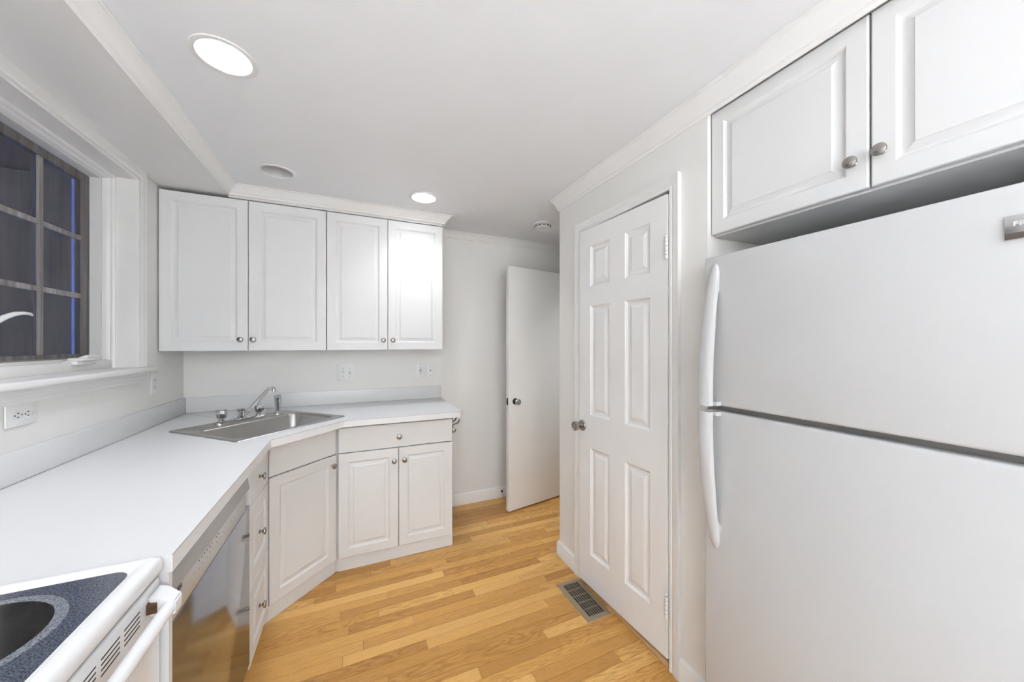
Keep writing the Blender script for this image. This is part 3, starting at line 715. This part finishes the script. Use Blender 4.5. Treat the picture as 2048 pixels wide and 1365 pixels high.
bm = bmesh.new(); lathe(bm, [(0.031, 0.0), (0.031, 0.003), (0.028, 0.007), (0.020, 0.009), (0.013, 0.011), (0.012, 0.020), (0.016, 0.028), (0.0245, 0.038), (0.0265, 0.050), (0.0245, 0.058), (0.019, 0.060), (0.017, 0.058), (0.006, 0.058), (0.005, 0.0595)], 28, M=lambda a, b, h: (kx+a, -h-0.0003, kz+b)); obj('door_knob', bm, 'nickel', d1)
for hz in (1.758, 0.265):
    bm = bmesh.new()
    for k in range(5):
        z0 = hz - 0.045 + k*0.018
        lathe(bm, [(0.0064, z0), (0.0070, z0+0.001), (0.0070, z0+0.0150), (0.0064, z0+0.0160)], 10, M=lambda a, b, h: (0.002+a, -0.0072+b, h))
    lathe(bm, [(0.003, hz+0.045), (0.0052, hz+0.048), (0.004, hz+0.053), (0.001, hz+0.055)], 10, M=lambda a, b, h: (0.002+a, -0.0068+b, h))
    hg = obj('hinge', bm, 'door_paint', d1)
    bm = bmesh.new(); lathe(bm, [(0.0050, hz-0.044), (0.0050, hz+0.044)], 10, M=lambda a, b, h: (0.002+a, -0.0072+b, h)); obj('hinge_pin', bm, 'print_grey', hg)

# hall door --------------------------------------------------------------
d2 = thing('door_2', 'flat white flush door standing open in the hall', 'door', (1.127, 2.589, 0), 10.5, kind='structure')
leaf = part('door_leaf', 'wall', d2, 0, 0.765, 0, 0.035, 0.012, 1.985, bev=0.001)
part('edge_strip', 'trim', d2, -0.0006, 0.0003, 0.001, 0.034, 0.014, 1.983)  # light on the door edge painted as a whiter sliver
part('latch_plate', 'bronze', d2, -0.0014, 0.001, 0.007, 0.028, 0.865, 0.922)
part('latch_bolt', 'bronze', d2, -0.007, 0.0, 0.012, 0.023, 0.884, 0.902)
bm = bmesh.new(); lathe(bm, [(0.026, 0.0), (0.026, 0.002), (0.020, 0.005), (0.011, 0.007), (0.010, 0.022)], 20, M=lambda a, b, h: (0.062+a, -h-0.0003, 0.893+b)); obj('rosette', bm, 'bronze', d2)
bm = bmesh.new(); lathe(bm, [(0.012, 0.022), (0.020, 0.026), (0.0255, 0.036), (0.0265, 0.046), (0.021, 0.055), (0.010, 0.058)], 12, M=lambda a, b, h: (0.062+a, -h-0.0003, 0.893+b)); obj('glass_knob', bm, 'crystal', d2, angle=10)
# spring door stop on the hall baseboard
ds = thing('door_stop', 'small spring door stop on the hall baseboard', 'door stop', (1.190, YB-0.0145, 0.055), 0)
bm = bmesh.new(); lathe(bm, [(0.010, 0.0), (0.009, 0.004), (0.005, 0.006)], 12, M=lambda a, b, h: (a, -h, b)); obj('base', bm, 'bronze', ds)
bm = bmesh.new(); tube(bm, [(0.0045*math.cos(t*0.9), -0.006-0.0011*t, 0.0045*math.sin(t*0.9) - 0.00004*t*t) for t in range(46)], 0.001, 6); obj('spring', bm, 'nickel', ds)
bm = bmesh.new(); lathe(bm, [(0.006, 0.055), (0.007, 0.058), (0.006, 0.068)], 12, M=lambda a, b, h: (a, -h, b-0.08*1.0*0.0 - 0.06*0)); obj('tip', bm, 'plastic_white', ds)

# ------------------------------------------------------------------ ceiling lights and smoke detector
def can_light(x, y, on, label):
    t = thing('recessed_light', label, 'light', (x, y, ZC), 0, 'recessed ceiling lights')
    bm = bmesh.new(); lathe(bm, [(0.0725, -0.0002), (0.090, -0.0002), (0.089, -0.003), (0.082, -0.0045), (0.0735, -0.003), (0.0725, -0.0002)], 48, cap0=False, cap1=False); obj('trim_ring', bm, 'plastic_white', t)
    bm = bmesh.new(); lathe(bm, [(0.0735, -0.003), (0.0715, 0.01), (0.054, 0.080), (0.0535, 0.095)], 48, cap0=False, cap1=True); obj('baffle', bm, 'plastic_white' if on else 'can_off_shade', t)
    bm = bmesh.new(); lathe(bm, [(0.0525, 0.0830), (0.0525, 0.0815), (0.040, 0.079), (0.015, 0.0775)], 40); obj('lens', bm, on if on else 'plastic_white', t)
labs = ['lit round recessed ceiling light near the window soffit', 'unlit round recessed ceiling light above the corner sink', 'lit round recessed ceiling light above the base cabinet beside the hall',
        'unseen recessed ceiling light added past the hall as fill']
for (x, y, on), lab in zip(CANS, labs): can_light(x, y, on, lab)
for gx, lab in ((-0.45, 'unseen white torchiere added as fill light by the window wall'), (0.72, 'unseen white torchiere added as fill light by the refrigerator wall')):  # fill lamps added behind the camera for soft, even light
    t = thing('fill_lamp', lab, 'light', (gx, -2.15, 0.0092), 0, 'added fill lamps')
    bm = bmesh.new(); lathe(bm, [(0.13, 0.0), (0.13, 0.015), (0.02, 0.025)], 24); obj('base', bm, 'nickel', t)
    bm = bmesh.new(); lathe(bm, [(0.012, 0.0255), (0.012, 0.88), (0.028, 0.89)], 14); obj('pole', bm, 'nickel', t)
    bm = bmesh.new(); lathe(bm, [(0.205, 1.03), (0.20, 1.00), (0.17, 0.95), (0.11, 0.91), (0.03, 0.8905), (0.03, 0.8945), (0.108, 0.914), (0.166, 0.953), (0.196, 1.00), (0.201, 1.03), (0.205, 1.03)], 32, cap0=False, cap1=False); obj('bowl', bm, 'plastic_white', t)
    bm = bmesh.new(); lathe(bm, [(0.19, 1.0055), (0.19, 1.010)], 32); obj('lens', bm, 'fill_lens', t)
sd = thing('smoke_detector', 'round white smoke detector on the ceiling by the hall', 'detector', (1.335, 2.405, ZC), 0)
bm = bmesh.new(); lathe(bm, [(0.070, -0.0003), (0.070, -0.010), (0.066, -0.014)], 36); obj('base', bm, 'plastic_white', sd)
bm = bmesh.new(); lathe(bm, [(0.060, -0.0142), (0.064, -0.020), (0.062, -0.034), (0.050, -0.041), (0.046, -0.041), (0.044, -0.038), (0.006, -0.038)], 36); obj('cover', bm, 'plastic_white', sd)
for k in range(12):
    a = R(30*k + 10)
    for dz in (-0.0235, -0.0295):
        bm = bmesh.new(); box(bm, -0.011, 0.011, -0.001, 0.001, -0.0016, 0.0016)
        o = obj('vent_slot', bm, 'dark', sd); o.location = (0.0634*math.cos(a), 0.0634*math.sin(a), dz); o.rotation_euler = (0, 0, a + R(90))

# ------------------------------------------------------------------ outlets, switches
def disc(bm, x, z, r, y0, y1, seg=14):
    lathe(bm, [(r, y0), (r, y1)], seg, M=lambda a, b, h: (x+a, h, z+b))
def duplex(t, horizontal=False):
    for s in (-1, 1):
        f = (lambda a, b: (b, a)) if horizontal else (lambda a, b: (a, b))
        bm = bmesh.new(); cx_, cz_ = f(0, s*0.0195)
        lathe(bm, [(0.0168, -0.0052), (0.0165, -0.0062)], 20, M=lambda a, b, h: (cx_+a, h, cz_+b)); rc = obj('receptacle', bm, 'plastic_white', t)
        for (a, b, w_, h_) in ((-0.0062, 0.004, 0.0012, 0.0042), (0.0062, 0.004, 0.0012, 0.0042)):
            p = f(a, s*0.0195 + b*1.0); ww, hh = (h_, w_) if horizontal else (w_, h_)
            part('slot', 'dark', rc, p[0]-ww, p[0]+ww, -0.0066, -0.006, p[1]-hh, p[1]+hh)
        p = f(0, s*0.0195 - 0.0075); bm = bmesh.new(); disc(bm, p[0], p[1], 0.0024, -0.0066, -0.006); obj('ground_hole', bm, 'dark', rc)
    bm = bmesh.new(); disc(bm, 0, 0, 0.003, -0.0058, -0.005); obj('screw', bm, 'nickel', t)
o1 = thing('electrical_outlet', 'white sideways duplex outlet below the window stool', 'outlet', (XL+0.0003, 1.698, 1.1295), 90)
part('plate', 'plastic_white', o1, -0.058, 0.058, -0.0055, 0, -0.0355, 0.0355, bev=0.0025)
duplex(o1, True)
o2 = thing('electrical_outlet', 'white upright duplex outlet on the window wall next to the sink corner', 'outlet', (XL+0.0003, 2.533, 1.1425), 90)
part('plate', 'plastic_white', o2, -0.0355, 0.0355, -0.0055, 0, -0.0575, 0.0575, bev=0.0025)
duplex(o2)
YW = YB - 0.0003
sw = thing('light_switch', 'white double toggle switch plate above the backsplash', 'switch', (-0.056, YW, 1.148), 0)
part('plate', 'plastic_white', sw, -0.0625, 0.0625, -0.0055, 0, -0.063, 0.063, bev=0.0025)
for s, up in ((-1, -1), (1, 1)):
    xx = s*0.0225
    bz = part('toggle_slot', 'print_grey', sw, xx-0.0048, xx+0.0048, -0.006, -0.005, -0.012, 0.012)
    bm = bmesh.new(); loops(bm, [[(xx-0.004, -0.006, -0.009), (xx+0.004, -0.006, -0.009), (xx+0.004, -0.006, 0.009), (xx-0.004, -0.006, 0.009)],
                                 [(xx-0.0033, -0.019, up*0.010-0.004), (xx+0.0033, -0.019, up*0.010-0.004), (xx+0.0033, -0.019, up*0.010+0.004), (xx-0.0033, -0.019, up*0.010+0.004)]], True, True); obj('toggle', bm, 'plastic_white', sw)
    for dz in (-0.030, 0.030):
        bm = bmesh.new(); disc(bm, xx, dz, 0.0028, -0.0062, -0.005); obj('screw', bm, 'print_grey', sw)
gf = thing('electrical_outlet', 'white safety outlet with dark buttons above the backsplash', 'outlet', (0.4835, YW, 1.145), 0)
part('plate', 'plastic_white', gf, -0.0345, 0.0345, -0.0055, 0, -0.0575, 0.0575, bev=0.0025)
fc = part('face', 'plastic_white', gf, -0.0165, 0.0165, -0.0075, -0.005, -0.033, 0.033, bev=0.001)
part('button', 'print', fc, -0.007, 0.007, -0.0090, -0.007, 0.0012, 0.0068); part('button', 'rust', fc, -0.007, 0.007, -0.0090, -0.007, -0.0068, -0.0012)
for s in (-1, 1):
    for a in (-0.0063, 0.0063): part('slot', 'dark', fc, a-0.0011, a+0.0011, -0.008, -0.007, s*0.021-0.004+0.003, s*0.021+0.004+0.003)
    bm = bmesh.new(); disc(bm, 0, s*0.021-0.0065, 0.0024, -0.008, -0.007); obj('ground_hole', bm, 'dark', fc)
    bm = bmesh.new(); disc(bm, 0, s*0.0475, 0.0026, -0.0062, -0.005); obj('screw', bm, 'print_grey', gf)
pj = thing('phone_jack', 'white wall plate with a small dark jack beside the safety outlet', 'wall jack', (0.5640, YW, 1.1435), 0)
part('plate', 'plastic_white', pj, -0.0335, 0.0335, -0.0055, 0, -0.0575, 0.0575, bev=0.0025)
bm = bmesh.new(); loops(bm, [[(-0.0062, yy, -0.006), (0.0062, yy, -0.006), (0.002, yy, 0.0065), (-0.002, yy, 0.0065)] for yy in (-0.0052, -0.006)], True, True); obj('jack', bm, 'dark', pj)
for dz in (-0.042, 0.042):
    bm = bmesh.new(); disc(bm, 0, dz, 0.0025, -0.0062, -0.005); obj('screw', bm, 'print_grey', pj)

# ------------------------------------------------------------------ hook rack on the cabinet side
hk = thing('hook_rack', 'dark metal hook rack on the side of the base cabinet', 'hooks', (0.6025, 2.345, 0.812), 0)
part('rail', 'bronze', hk, 0.0003, 0.005, 0.0, 0.26, 0.012, 0.040, bev=0.001)
for k in range(4):
    yy = 0.012 + 0.080*k
    bm = bmesh.new(); tube(bm, [(0.004, yy, -0.008), (0.018, yy, 0.000), (0.034, yy, 0.003), (0.046, yy, 0.010), (0.056, yy, 0.028)], [0.0032, 0.0032, 0.0034, 0.0044, 0.0036], 8)
    tube(bm, [(0.004, yy, -0.052), (0.016, yy, -0.054), (0.025, yy, -0.048), (0.029, yy, -0.034)], [0.003, 0.003, 0.0034, 0.0028], 8)
    box(bm, 0.0005, 0.0045, yy-0.006, yy+0.006, -0.058, 0.0118)
    obj('hook', bm, 'bronze', hk)

# ------------------------------------------------------------------ floor register
RX0, RX1, RY0, RY1 = 1.037, 1.183, 1.414, 1.712
fg = thing('floor_register', 'brown metal floor register in front of the closet door', 'floor vent', ((RX0+RX1)/2, (RY0+RY1)/2, 0), 0)
a, b = (RX1-RX0)/2, (RY1-RY0)/2
bm = bmesh.new(); loops(bm, [rl(-a, a, -b, b, 0.004, 0.0003), rl(-a+0.004, a-0.004, -b+0.004, b-0.004, 0.004, 0.005), rl(-a+0.026, a-0.026, -b+0.026, b-0.026, 0.0015, 0.0062), rl(-a+0.027, a-0.027, -b+0.027, b-0.027, 0.001, 0.0015)])
obj('frame', bm, 'register', fg)
part('duct', 'dark', fg, -a+0.0275, a-0.0275, -b+0.0275, b-0.0275, 0.0003, 0.0012)
ia, ib = a-0.0272, b-0.0272
for k in range(1, 7):
    xx = -ia + 2*ia*k/7; part('slat', 'register', fg, xx-0.0014, xx+0.0014, -ib, ib, 0.0013, 0.0046)
for k in range(1, 5):
    yy = -ib + 2*ib*k/5; part('cross_bar', 'register', fg, -ia, ia, yy-0.0013, yy+0.0013, 0.0014, 0.0052)

# ------------------------------------------------------------------ added bounce rug, out of view
mat('rug', (0.74, 0.74, 0.74), 0.9, var=0.05, scale=80)
o = obj('bounce_rug', bmbox(-0.80, 1.05, -2.45, 0.25, 0.0, 0.009, bev=0.003), 'rug'); tag(o, 'pale grey unseen rug added to bounce light', 'rug')  # added behind the camera to bounce neutral light upward
